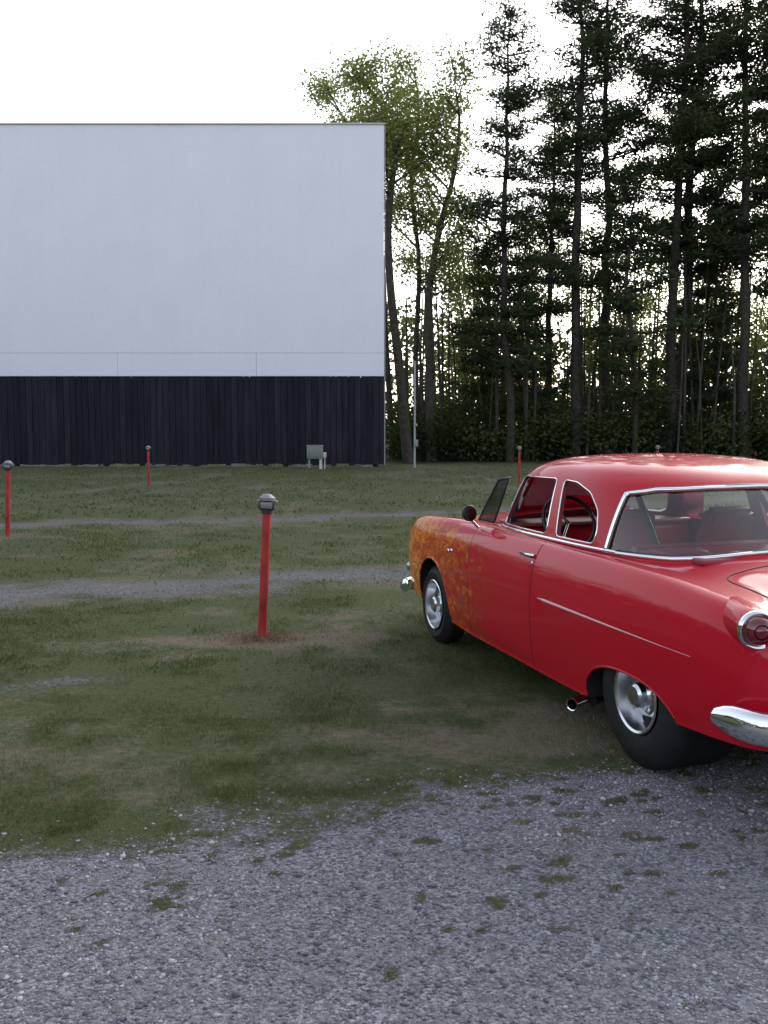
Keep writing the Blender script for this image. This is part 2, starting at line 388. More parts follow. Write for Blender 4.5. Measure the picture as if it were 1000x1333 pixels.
V=diamonds(P,Dr,.045*rng.uniform(.4,1.3,n),.006,rng).reshape(-1,3)
obj('dead_grass',npmesh('dead_grass',V,np.arange(len(V)).reshape(-1,4),[leafmat('straw',(.12,.085,.055),(.22,.165,.11),(.32,.26,.18),.2)],attrs={'rnd':np.repeat(rng.uniform(0,1,n),4)}))

# ------------------------------------------------------------------ trees
bark=mat('pine_bark',(.045,.039,.035),.9,spec=.2,var=.4,scale=6)
bark2=mat('deciduous_bark',(.065,.058,.048),.9,spec=.2,var=.35,scale=5)
needle=leafmat('pine_needles',(.026,.036,.020),(.048,.064,.032),(.085,.105,.050),.18)
leafy=leafmat('spring_leaves',(.10,.13,.036),(.19,.22,.065),(.31,.32,.12),.5)
shrubm=leafmat('shrub_leaves',(.024,.036,.016),(.050,.068,.027),(.12,.13,.048),.35)
farm=leafmat('haze_toned_leaves',(.04,.055,.026),(.085,.10,.044),(.18,.18,.08),.45)  # far-tree leaves, lightened to paint distance haze into their colour
def tube(path,rads,sides=6):
    path=np.asarray(path,float); n=len(path); V=[]
    for i in range(n):
        tdir=path[min(i+1,n-1)]-path[max(i-1,0)]; tdir/=np.linalg.norm(tdir)+1e-9
        u=np.cross(tdir,(0,0,1) if abs(tdir[2])<.9 else (1,0,0)); u/=np.linalg.norm(u); v=np.cross(tdir,u)
        a=np.linspace(0,2*np.pi,sides,endpoint=False)
        V.append(path[i]+rads[i]*(np.cos(a)[:,None]*u+np.sin(a)[:,None]*v))
    V=np.concatenate(V); F=[]
    for i in range(n-1):
        for j in range(sides):
            k=(j+1)%sides; F.append((i*sides+j,i*sides+k,(i+1)*sides+k,(i+1)*sides+j))
    return V,np.array(F)
class Acc:
    def __init__(s): s.V=[];s.F=[];s.mi=[];s.r=[];s.n=0
    def tube(s,path,rads,sides=6):
        V,F=tube(path,rads,sides); s.V.append(V); s.F.append(F+s.n); s.mi.append(np.zeros(len(F),int)); s.r.append(np.zeros(len(V))); s.n+=len(V)
    def quads(s,Q,r):
        V=Q.reshape(-1,3); m=len(Q); s.V.append(V); s.F.append(np.arange(4*m).reshape(-1,4)+s.n); s.mi.append(np.ones(m,int)); s.r.append(np.repeat(r,4)); s.n+=len(V)
    def mesh(s,name,mats): return npmesh(name,np.concatenate(s.V),np.concatenate(s.F),mats,np.concatenate(s.mi),{'rnd':np.concatenate(s.r)})
def clumps(acc,Cn,rad,per,ln,wd,rg,flat=.5,up=.3,tone=None):
    m=len(Cn); P=np.repeat(Cn,per,0)+rg.normal(0,1,(m*per,3))*np.array([rad,rad,rad*flat])*.5
    Dr=rg.normal(0,1,(m*per,3)); Dr[:,2]=Dr[:,2]*.6+up
    base=rg.uniform(0,.6,m) if tone is None else tone
    r=np.clip(np.repeat(base,per)+rg.uniform(0,.4,m*per),0,1)
    acc.quads(diamonds(P,Dr,ln*rg.uniform(.6,1.3,m*per),wd*rg.uniform(.7,1.3,m*per),rg),r)
def pine(seed,Ht,base,Rm,r0,dens=1.):
    rg=np.random.default_rng(seed); acc=Acc()
    zz=np.linspace(0,Ht,14); wob=np.cumsum(rg.normal(0,.12,(14,2)),0)
    path=np.column_stack([wob-wob[0],zz-.2]); acc.tube(path,r0*(1-zz/Ht)**.75+.02,8)
    tp=lambda z:np.array([np.interp(z,zz,path[:,0]),np.interp(z,zz,path[:,1]),z])
    z=2.5; CL=[]
    while z<Ht-.3:
        alive=z>base; t=(z-base)/(Ht-base)
        nb=rg.integers(3,6) if alive else rg.integers(0,3)
        lump=rg.uniform(.35,1.25)
        for k in range(nb):
            az=rg.uniform(0,2*np.pi)
            if alive: Lb=Rm*min(1,.6+1.3*t)*(1-t)**.5*rg.uniform(.4,1.15)*(.45+.6*lump)+.4
            else: Lb=rg.uniform(.4,1.8)
            el=rg.uniform(-.15,.15)+.35*max(t,0)
            d=np.array([math.cos(az)*math.cos(el),math.sin(az)*math.cos(el),math.sin(el)])
            s0=tp(z+rg.uniform(-.15,.15)); ts=np.linspace(0,1,5)
            bp_=s0+d*Lb*ts[:,None]; bp_[:,2]+=Lb*.14*(ts**2-.6*ts)*(2 if alive else -1)
            acc.tube(bp_,np.linspace(.04+.012*Lb,.012,5),4)
            if alive:
                nc=max(3,int(Lb*4.2*dens)); tt=rg.uniform(.28,1.02,nc); 
                pc=np.stack([np.interp(tt,ts,bp_[:,i]) for i in range(3)],-1)
                side=np.array([-d[1],d[0],0]); pc+=side*(rg.normal(0,.18,nc)*Lb*(1.15-tt*.6))[:,None]
                pc[:,2]+=rg.normal(.05,.10,nc); CL.append(pc)
        z+=rg.uniform(.75,1.3)
    clumps(acc,np.concatenate(CL),.70,34,.33,.078,rg,.46,.3)
    return acc.mesh('pine_mesh_%d'%seed,[bark,needle])
pines=[pine(1,27,7.5,3.7,.27),pine(2,30,10,4.2,.30),pine(3,25,4.5,3.3,.24),pine(4,15,2.5,2.7,.14),pine(5,28,13,3.5,.26,.95),pine(6,28,9,3.8,.27)]
def wx(px,Y): return (px-500)/FPX*Y
def place(px,Y,k,rz,s=1.0,name='pine_tree'):
    o=obj(name,pines[k]); o.location=(wx(px,Y),Y,0); o.rotation_euler=(0,0,rz); o.scale=(s,s,s*1.0); return o
for a in ((663,50,2,.3,.92),(748,51,0,2.1,1.05),(783,54,4,4.2,1.05),(866,52,1,1.0,1.0),(882,54,5,5.0,1.15),(968,51,1,3.3,.98),(714,60,4,2.9,.8),
          (828,50,3,1.4,1.0),(930,53,2,5.4,.62),(1030,53,5,.7,1.0),(1090,50,2,2.2,1.0),(1160,55,1,4.4,1.0),(1260,52,0,1.8,.95),(1380,56,4,3.9,1.0),
          (1000,62,4,1.1,1.0),(622,58,3,3.1,.85),(700,54,3,.4,.8),(905,57,3,2.6,.95)): place(*a)
def decid(seed,path,rads,crown0,nb,Lb0,leafn,lmat,ln=.17,wd=.11,crad=.75):
    rg=np.random.default_rng(seed); acc=Acc(); path=np.asarray(path,float); n=len(path)
    tq=np.linspace(0,n-1,n*4); P=catmull(np.arange(n),path,tq); rr=np.interp(tq,np.arange(n),rads)
    acc.tube(P,rr,8); Ht=P[-1,2]; CL=[]
    for b_ in range(nb):
        t=crown0+(1-crown0)*(b_+rg.uniform(0,1))/nb; z=t*Ht
        s0=np.array([np.interp(z,P[:,2],P[:,i]) for i in range(3)])
        az=rg.uniform(0,6.283); el=rg.uniform(.15,.9)
        d=np.array([math.cos(az)*math.cos(el),math.sin(az)*math.cos(el),math.sin(el)]); d/=np.linalg.norm(d)
        Lb=Lb0*rg.uniform(.5,1.15)*(1.15-.65*(t-crown0)/(1-crown0)); ts=np.linspace(0,1,6)
        bp_=s0+d*Lb*ts[:,None]+np.cumsum(rg.normal(0,.06*Lb/3,(6,3)),0)*ts[:,None]
        acc.tube(bp_,np.linspace(.04+.01*Lb,.012,6),5)
        for q in range(int(3+Lb*1.6)):
            u=rg.uniform(.25,1); s1=np.array([np.interp(u,ts,bp_[:,i]) for i in range(3)])
            d2=d+rg.normal(0,.7,3); d2/=np.linalg.norm(d2); L2=Lb*rg.uniform(.18,.42)
            e=s1+d2*L2; acc.tube([s1,(s1+e)/2+rg.normal(0,.06,3),e],[.02,.014,.007],3)
            nn=3; CL.append(s1+d2*L2*rg.uniform(.4,1.1,(nn,1))+rg.normal(0,.25,(nn,3)))
    clumps(acc,np.concatenate(CL),crad,leafn,ln,wd,rg,.8,0)
    return acc.mesh('decid_mesh_%d'%seed,[bark2,lmat])
def wpt(px,py,Y):
    t=(666.5-py)/FPX; ang=math.atan(t)-R(PITCH); z=H+Y*math.tan(ang); zc=Y*math.cos(R(PITCH))-(z-H)*math.sin(R(PITCH))
    return ((px-500)/FPX*zc,z)
def dpath(pts,Y,rg):
    out=[]; x0=None
    for i,(a,b_) in enumerate(pts):
        xx,z=wpt(a,b_,Y); 
        if x0 is None: x0=xx; z=-.2
        out.append((xx-x0,rg.normal(0,.3) if i else 0,z))
    return out,x0
rg=np.random.default_rng(50)
p,x0=dpath([(532,600),(520,480),(508,370),(506,280),(514,200),(505,150),(480,115),(445,95)],49,rg)
obj('deciduous_tree',decid(11,p,[.30,.24,.20,.17,.14,.10,.06,.02],.66,21,3.4,26,leafy,.19,.12,.85),loc=(x0,49,0))
p,x0=dpath([(562,600),(560,480),(558,390),(572,300),(590,230),(598,160),(592,110)],51,rg)
obj('deciduous_tree',decid(12,p,[.30,.24,.20,.16,.12,.08,.02],.44,22,3.1,24,leafy,.19,.12,.85),loc=(x0,51,0))
p,x0=dpath([(545,600),(541,470),(545,350),(535,240),(545,150),(540,90)],53,rg)
obj('deciduous_tree',decid(13,p,[.18,.15,.12,.10,.07,.02],.40,20,3.0,23,leafy,.19,.12,.85),loc=(x0,53,0))
p,x0=dpath([(512,600),(503,450),(497,330),(480,240),(455,170),(425,120)],56,rg)
obj('deciduous_tree',decid(14,p,[.18,.15,.12,.09,.06,.02],.70,17,3.6,23,leafy,.19,.12,.85),loc=(x0,56,0))
for (pxx,Yy,hh,sd) in ((640,60,13,21),(735,66,15,22),(800,64,14,23),(905,62,13,24),(1000,64,14,25),(690,70,16,26),(600,66,14,27),(955,72,17,28),(850,72,16,29),(1080,66,15,30)):
    rg2=np.random.default_rng(sd); pp=[(rg2.normal(0,.35)*(i>0)*i*.5,rg2.normal(0,.3)*(i>0),hh*i/4) for i in range(5)]
    obj('deciduous_tree',decid(sd,pp,[.16,.13,.10,.07,.03],.2,18,3.0,15,leafy,.22,.15),loc=(wx(pxx,Yy),Yy,0))
for (xx,Yy,hh,sd) in ((-4.5,60,15.5,41),(-10,64,18.2,42),(-17,62,17.6,43),(-24,64,18.6,44),(-32,58,17,45)):
    rg2=np.random.default_rng(sd); pp=[(rg2.normal(0,.3)*(i>0)*i*.5,0,hh*i/4) for i in range(5)]
    obj('deciduous_tree',decid(sd,pp,[.26,.2,.15,.1,.03],.35,18,3.2,14,leafy,.2,.13),loc=(xx,Yy,0))
acc=Acc(); rg=np.random.default_rng(77)
n=4200; cx=rg.uniform(.4,46,n); cy=rg.uniform(50,62,n)
zt=2.2+1.5*vn(cx,cy,.35,61)+1.1*vn(cx,cy,.12,62)+(cy-50)*.22
cz=zt*rg.uniform(0,1,n)**.8
tone=np.clip(.25+.35*vn(cx,cy,.5,66)+rg.uniform(-.2,.2,n)+.05*cz,0,.7)
clumps(acc,np.stack([cx,cy,np.maximum(cz,.15)],-1),.9,22,.23,.16,rg,.8,.1,tone)
for i in range(170):
    x_,y_=rg.uniform(1,46),rg.uniform(49.5,62); h_=rg.uniform(5,14); l=rg.normal(0,.6,2); r0=rg.uniform(.05,.12)
    acc.tube([(x_,y_,0),(x_+l[0]*.4,y_,h_*.5),(x_+l[0],y_+l[1],h_)],[r0,r0*.75,.015],5)
obj('shrub_thicket',acc.mesh('shrub_thicket',[bark2,shrubm]))
acc=Acc(); n=4600; cx=rg.uniform(-75,100,n); cy=rg.uniform(72,92,n)
hm=11+3*vn(cx,cy,.1,63)+2.5*vn(cx,cy,.3,64); cz=hm*rg.uniform(0,1,n)**1.2
clumps(acc,np.stack([cx,cy,np.maximum(cz,.3)],-1),2.0,22,.45,.33,rg,.8,.1)
for i in range(220):
    x_,y_=rg.uniform(-75,100),rg.uniform(70,90); h_=rg.uniform(9,17); l=rg.normal(0,.6,2)
    acc.tube([(x_,y_,0),(x_+l[0]*.4,y_,h_*.5),(x_+l[0],y_+l[1],h_)],[.15,.11,.03],5)
obj('distant_trees',acc.mesh('distant_trees',[bark2,farm]))
acc=Acc(); n=3400; th=rg.uniform(R(100),R(440-20),n); rd=rg.uniform(58,72,n)
cx=rd*np.sin(th); cy=rd*np.cos(th); k=~((cy>38)&(cx>-45)); cx,cy=cx[k],cy[k]; n=len(cx)
cz=(13+4*vn(cx,cy,.08,65))*rg.uniform(0,1,n)
clumps(acc,np.stack([cx,cy,cz],-1),3.2,20,1.1,.8,rg,.8,.1)
obj('added_reflection_trees',acc.mesh('added_reflection_trees',[bark2,shrubm]))  # unseen ring of trees, added to shape reflections on the car

# ------------------------------------------------------------------ car
car=empty('parked_car'); fx,fy=-.296,.955
car.matrix_world=Matrix(((fx,-fy,0,2.12),(fy,fx,0,4.95),(0,0,1,.0),(0,0,0,1)))
m,N,L,b=nt('red_paint_flames'); tc=N.new('ShaderNodeTexCoord')
sp=N.new('ShaderNodeSeparateXYZ'); L.new(tc.outputs['Object'],sp.inputs[0])
mp=N.new('ShaderNodeMapping'); mp.inputs['Scale'].default_value=(1.6,1,2.6); L.new(tc.outputs['Object'],mp.inputs[0])
def fn(s,det,dist,rough=.6):
    q=N.new('ShaderNodeTexNoise'); q.inputs['Scale'].default_value=s; q.inputs['Detail'].default_value=det; q.inputs['Distortion'].default_value=dist; q.inputs['Roughness'].default_value=rough
    L.new(mp.outputs[0],q.inputs['Vector']); return q.outputs['Fac']
a1=fn(1.9,5,1.0,.65); a2=fn(5.0,7,1.0,.74)
base=M('MULTIPLY',M('SUBTRACT',sp.outputs[0],1.42),.72)
fl=M('ADD',base,M('MULTIPLY',M('SUBTRACT',a1,.5),1.8))
fl=M('ADD',fl,M('MULTIPLY',M('SUBTRACT',a2,.5),3.6))
topf=M('MULTIPLY',M('MULTIPLY',M('SUBTRACT',sp.outputs[2],.90),7.,clamp=True),M('SUBTRACT',1.,M('MULTIPLY',M('SUBTRACT',sp.outputs[0],2.9),2.,clamp=True)))
fl=M('SUBTRACT',fl,M('MULTIPLY',topf,1.1))
fl=M('MULTIPLY',M('SUBTRACT',fl,.22),2.0,clamp=True)
fl=M('MULTIPLY',fl,M('MULTIPLY',M('SUBTRACT',sp.outputs[0],1.55),1.7,clamp=True))
fl=M('MULTIPLY',fl,.92)
a3=fn(6.0,6,.9,.74)
flc=ramp(M('ADD',a3,M('MULTIPLY',M('SUBTRACT',sp.outputs[0],3.0),.11)),[(.34,(.30,.022,.010)),(.46,(.48,.075,.010)),(.56,(.70,.20,.016)),(.69,(.84,.44,.08))])
L.new(mixc(fl,(.48,.005,.020),flc),b.inputs['Base Color'])
b.inputs['Roughness'].default_value=.45; b.inputs['Specular IOR Level'].default_value=.10; b.inputs['Coat Weight'].default_value=.75; b.inputs['Coat Roughness'].default_value=.05; b.inputs['Coat IOR'].default_value=1.38
PAINT=m
chrome=mat('chrome',(.78,.79,.81),.08,metal=1); alu=mat('polished_aluminium',(.66,.67,.70),.22,metal=1)
maroon=mat('maroon_vinyl',(.26,.045,.06),.5,var=.15); darkw=mat('wheel_well',(.012,.011,.012),.9)
rubber=mat('tyre_rubber',(.014,.014,.016),.65,spec=.3,var=.2,scale=20,bump=.15,bscale=60); blackp=mat('black_plastic',(.015,.015,.017),.4)
seamm=mat('panel_gap',(.06,.004,.006),.7)
S=[(-1.00,.60,.56,.40,.70,.56,.70,.40,.70),
(-.975,.70,.66,.37,.76,.66,.75,.45,.76),
(-.91,.82,.78,.355,.83,.775,.82,.5,.84),
(-.80,.885,.85,.345,.895,.835,.885,.52,.92),
(-.62,.915,.88,.335,.945,.862,.94,.55,.985),
(-.35,.93,.895,.32,.975,.868,.975,.6,1.03),
(0,.937,.90,.28,1.0,.87,1.005,.62,1.055),
(.4,.94,.905,.235,1.01,.868,1.01,.64,1.055),
(.9,.94,.905,.225,1.015,.868,1.015,.66,1.05),
(1.5,.938,.90,.225,1.02,.868,1.02,.66,1.05),
(2.1,.935,.895,.225,1.025,.868,1.02,.64,1.065),
(2.5,.93,.89,.235,1.02,.868,1.005,.6,1.065),
(2.95,.925,.885,.26,1.0,.868,.975,.56,1.045),
(3.3,.915,.875,.30,.98,.86,.95,.52,1.01),
(3.55,.89,.85,.33,.955,.835,.92,.5,.965),
(3.68,.85,.81,.35,.925,.79,.88,.46,.92),
(3.76,.78,.74,.37,.87,.71,.83,.42,.86),
(3.79,.66,.62,.41,.78,.6,.76,.38,.78)]
secs=[]
for (x_,wm,wb,zb,zs_,ws,zt_,wt,zc_) in S:
    hgt_=zs_-zb
    secs.append([(0,zb),(.5*wb,zb),(wb-.05,zb),(wb,zb+.035),(wb+(wm-wb)*.75,zb+hgt_*.28),(wm,zb+hgt_*.50),(wm-.002,zb+hgt_*.64),(wm-(wm-ws)*.35,zb+hgt_*.83),
      (ws-.005,zs_-.03),(ws-.055,zs_),(ws-.12,zs_+.002),(wt,zt_),(wt*.62,(zt_+zc_*2)/3),(wt*.3,zc_-.006),(0,zc_)])
secs=np.array(secs); xs=np.array([s[0] for s in S])
q=np.unique(np.concatenate([np.linspace(-1,-.75,14),np.linspace(-.75,3.5,120),np.linspace(3.5,3.79,16)]))
ss=catmull(xs,secs.reshape(len(S),-1),q).reshape(len(q),-1,2)
K=15; full=[]
tq=np.linspace(0,K-1,71)
for r_ in ss:
    hp=catmull(np.arange(K),r_,tq); left=hp; right=hp[1:-1][::-1]*np.array([-1,1])
    full.append(np.concatenate([left,right]))
full=np.array(full); nr=full.shape[1]
Vb=np.concatenate([np.column_stack([np.full(nr,q[i]),full[i]]) for i in range(len(q))])
bm=bmesh.new(); vs=[bm.verts.new(v) for v in Vb]
for i in range(len(q)-1):
    for j in range(nr):
        k=(j+1)%nr; bm.faces.new((vs[i*nr+j],vs[i*nr+k],vs[(i+1)*nr+k],vs[(i+1)*nr+j]))
bm.faces.new(vs[:nr]); bm.faces.new(vs[-nr:][::-1])
bmesh.ops.recalc_face_normals(bm,faces=bm.faces[:])
BV=BVHTree.FromBMesh(bm)
body=bmobj('body_shell',bm,[PAINT,darkw,maroon])
def ps(x_,z_,off=.0,sg=1):
    h=BV.ray_cast(Vector((x_,2,z_)),Vector((0,-1,0)))
    yy=h[0].y if h[0] else .9
    return (x_,sg*(yy+off),z_)
def pt(x_,y_,off=.0):
    h=BV.ray_cast(Vector((x_,y_,2)),Vector((0,0,-1)))
    return (x_,y_,(h[0].z if h[0] else 1)+off)
def archpoly(cx,hw,zb,zt_,n=28,p=2.3):
    out=[(cx-hw,-.1),(cx-hw,zb)]
    for i in range(1,n):
        a=math.pi*(1-i/n); c_,s_=math.cos(a),math.sin(a)
        out.append((cx+hw*math.copysign(abs(c_)**(2/p),c_),zb+(zt_-zb)*abs(s_)**(2/p)))
    out+=[(cx+hw,zb),(cx+hw,-.1)]; return out
RA=archpoly(.06,.41,.27,.475); FA=archpoly(2.93,.365,.30,.69,p=2.05)
for P in (RA,FA):
    for lo,hi in ((.42,1.3),(-1.3,-.42)): boolean(body,prism(P,'y',lo,hi))
boolean(body,prism(roundpoly([(-.76,.36),(.76,.36),(.76,1.3),(-.76,1.3)],.05),'x',.42,2.08))
me=body.data
for p_ in me.polygons:
    c_=p_.center
    inr=any(abs(c_.x-cx)<hw+.004 and c_.z<zt2+.004 and abs(c_.y)<.935 for cx,hw,zt2 in ((.06,.41,.475),(2.93,.365,.69)))
    if inr and (abs(p_.normal.y)<.35 or abs(c_.y)<.5) and abs(c_.y)>.40: p_.material_index=1
    elif .41<c_.x<2.085 and abs(c_.y)<.765 and c_.z<1.0 and c_.z>.34: p_.material_index=2
    else: p_.material_index=0
sharp(me,32)
box('inner_well_rear',(.05,0,.45),(.95,.80,.42),darkw,car); 
body.parent=car
T=np.array([ # z,W,front,rear
(.96,.80,2.34,-.11),(1.03,.79,2.28,-.06),(1.10,.775,2.23,.0),(1.25,.738,2.14,.13),(1.37,.70,2.06,.25),(1.43,.665,2.01,.33),(1.475,.615,1.93,.43),(1.508,.53,1.79,.56),(1.533,.39,1.56,.74),(1.547,.19,1.30,.95)])
A0=1.1
def gp_(z_):
    r_=catmull(T[:,0],T[:,1:],np.atleast_1d(np.asarray(z_,float))); return r_[:,0],r_[:,1],r_[:,2]
def nf(z_): return np.interp(z_,[1.0,1.37,1.5],[4.2,4.2,3.2])
def nrr(z_): return np.interp(z_,[1.0,1.37,1.5],[3.2,3.0,2.6])
zl=np.unique(np.concatenate([np.linspace(.96,1.40,24),np.linspace(1.40,1.547,24)])); NA=160
def ring(z_,off=0):
    Wd,Fr,Re=[v[0] for v in gp_(z_)]; out=[]
    for i in range(NA):
        th=2*math.pi*i/NA; c_,s_=math.cos(th),math.sin(th)
        n_=nf(z_) if c_>=0 else nrr(z_); Lx=(Fr-A0) if c_>=0 else (A0-Re)
        rr_=(abs(c_)**n_+abs(s_)**n_)**(-1/n_)
        out.append((A0+(Lx-off)*rr_*c_,(Wd-off)*rr_*s_,z_))
    return out
def dome(off,top=True,zlim=None,zoff=0):
    bm=bmesh.new(); rs=[]
    for z_ in zl:
        if zlim and z_>zlim: break
        rs.append([bm.verts.new((a,b2,c2-zoff)) for a,b2,c2 in ring(z_,off)])
    for a,b2 in zip(rs[:-1],rs[1:]):
        for i in range(NA): j=(i+1)%NA; bm.faces.new((a[i],a[j],b2[j],b2[i]))
    if top:
        c2=bm.verts.new((A0,0,1.550-zoff)); l=rs[-1]
        for i in range(NA): bm.faces.new((l[i],l[(i+1)%NA],c2))
    return bm,rs
bm,rs=dome(0); 
ins=[[bm.verts.new((a,b2,c2-(.0 if c2<1.40 else .022*min(1,(c2-1.40)/.05)))) for a,b2,c2 in ring(z_,.03)] for z_ in zl]
for a,b2 in zip(ins[:-1],ins[1:]):
    for i in range(NA): j=(i+1)%NA; bm.faces.new((a[i],b2[i],b2[j],a[j]))
c2=bm.verts.new((A0,0,1.526)); l=ins[-1]
for i in range(NA): bm.faces.new((l[(i+1)%NA],l[i],c2))
for i in range(NA): j=(i+1)%NA; bm.faces.new((rs[0][j],rs[0][i],ins[0][i],ins[0][j]))
roof=bmobj('roof_shell',bm,[PAINT,maroon])
WF=roundpoly([(1.965,1.055),(1.85,1.385),(1.26,1.395),(1.225,1.055)],.04)
WQ=roundpoly([(1.095,1.055),(1.165,1.392),(1.00,1.385),(.82,1.335),(.70,1.24),(.66,1.13),(.665,1.055)],.035)
for P in (WF,WQ): boolean(roof,prism(P,'y',-1.2,1.2))
XR=.54
RW=[(-.80,1.025),(-.62,1.03),(-.3,1.062),(0,1.075),(.3,1.062),(.62,1.03),(.80,1.025),(.80,1.20),(.76,1.275),(.68,1.335),(.54,1.372),(.3,1.385),(0,1.39),(-.3,1.385),(-.54,1.372),(-.68,1.335),(-.76,1.275),(-.80,1.20)]
boolean(roof,prism(RW,'x',-.6,XR))
WS=roundpoly([(-.655,1.08),(0,1.115),(.655,1.08),(.575,1.385),(0,1.41),(-.575,1.385)],.05)
boolean(roof,prism(WS,'x',1.70,2.7))
for p_ in roof.data.polygons:
    c_=p_.center; 
    inn = p_.normal.dot(Vector((A0-c_.x,-c_.y,1.15-c_.z)))>0
    p_.material_index=1 if inn and c_.z>.9 and (abs(p_.normal.z)<.98 or c_.z>1.5) else 0
sharp(roof.data,32); roof.parent=car
def glassmat(name,tint):
    gm2=bpy.data.materials.new(name); gm2.use_nodes=True; N=gm2.node_tree.nodes; L=gm2.node_tree.links; N.clear()
    out=N.new('ShaderNodeOutputMaterial'); tr=N.new('ShaderNodeBsdfTransparent'); tr.inputs[0].default_value=(*tint,1)
    gl=N.new('ShaderNodeBsdfGlossy'); gl.inputs['Roughness'].default_value=.01; fr=N.new('ShaderNodeFresnel'); fr.inputs[0].default_value=1.5
    ad=N.new('ShaderNodeMath'); ad.operation='MULTIPLY_ADD'; ad.inputs[1].default_value=1.0; ad.inputs[2].default_value=.06; L.new(fr.outputs[0],ad.inputs[0])
    mx=N.new('ShaderNodeMixShader'); L.new(ad.outputs[0],mx.inputs[0]); L.new(tr.outputs[0],mx.inputs[1]); L.new(gl.outputs[0],mx.inputs[2]); L.new(mx.outputs[0],out.inputs[0])
    return gm2
gm2=glassmat('window_glass',(.92,.95,.94)); gm3=glassmat('tinted_glass',(.22,.24,.24))
bm,rs=dome(.012,top=False,zlim=1.43)
dl=[f for f in bm.faces if (.60<f.calc_center_median().x<1.74)]
bmesh.ops.delete(bm,geom=dl,context='FACES')
bmobj('glass',bm,[gm2],car,80)
def gsy(x_,z_,off=0):
    Wd,Fr,Re=[v[0] for v in gp_(z_)]
    if x_>=A0: n_=nf(z_); u=(x_-A0)/(Fr-A0)
    else: n_=nrr(z_); u=(A0-x_)/(A0-Re)
    return (Wd)*max(0,1-min(1,u)**n_)**(1/n_)+off
def gsx(y_,z_,front):
    Wd,Fr,Re=[v[0] for v in gp_(z_)]; n_=nf(z_) if front else nrr(z_); u=min(1,abs(y_)/Wd)
    Lx=(Fr-A0) if front else (A0-Re); v=max(0,1-u**n_)**(1/n_); return A0+(Lx*v if front else -Lx*v)
def resample(P,n,cyc=True):
    P=np.array(P+[P[0]] if cyc else P,float); s=np.r_[0,np.cumsum(np.linalg.norm(np.diff(P,axis=0),axis=1))]
    t=np.linspace(0,s[-1],n,endpoint=not cyc); return np.stack([np.interp(t,s,P[:,i]) for i in range(P.shape[1])],-1)
for sg,nm in ((1,'left'),(-1,'right')):
    for P,nn in ((WF,'door_window_trim'),(WQ,'quarter_window_trim')):
        curve(nn+'_'+nm,[(a,sg*gsy(a,b2,.0),b2) for a,b2 in resample(P,90)],.0045,chrome,car,True)
    pts=[]
    for x_ in np.linspace(2.12,.45,50):
        z_=1.032; pts.append((x_,sg*(gsy(x_,z_)+.006),z_))
    curve('belt_moulding_'+nm,pts,.011,chrome,car)
pts=[]
for y_,z_ in resample(RW,200):
    x_=gsx(y_,z_,False)
    if x_>XR: pts.append((XR,math.copysign(gsy(XR,z_,.002),y_),z_))
    else: pts.append((x_-.002,math.copysign(min(abs(y_),gp_(z_)[0][0]),y_),z_))
curve('rear_window_trim',pts,.013,chrome,car,True)
curve('rear_window_gasket',[(p_[0]+.008,p_[1]*.985,p_[2]) for p_ in pts],.018,blackp,car,True)
curve('windshield_trim',[(gsx(y_,z_,True)+.002,y_,z_) for y_,z_ in resample(WS,120)],.011,chrome,car,True)
spearm=mat('spear_paint',(.62,.30,.32),.3,coat=.5)
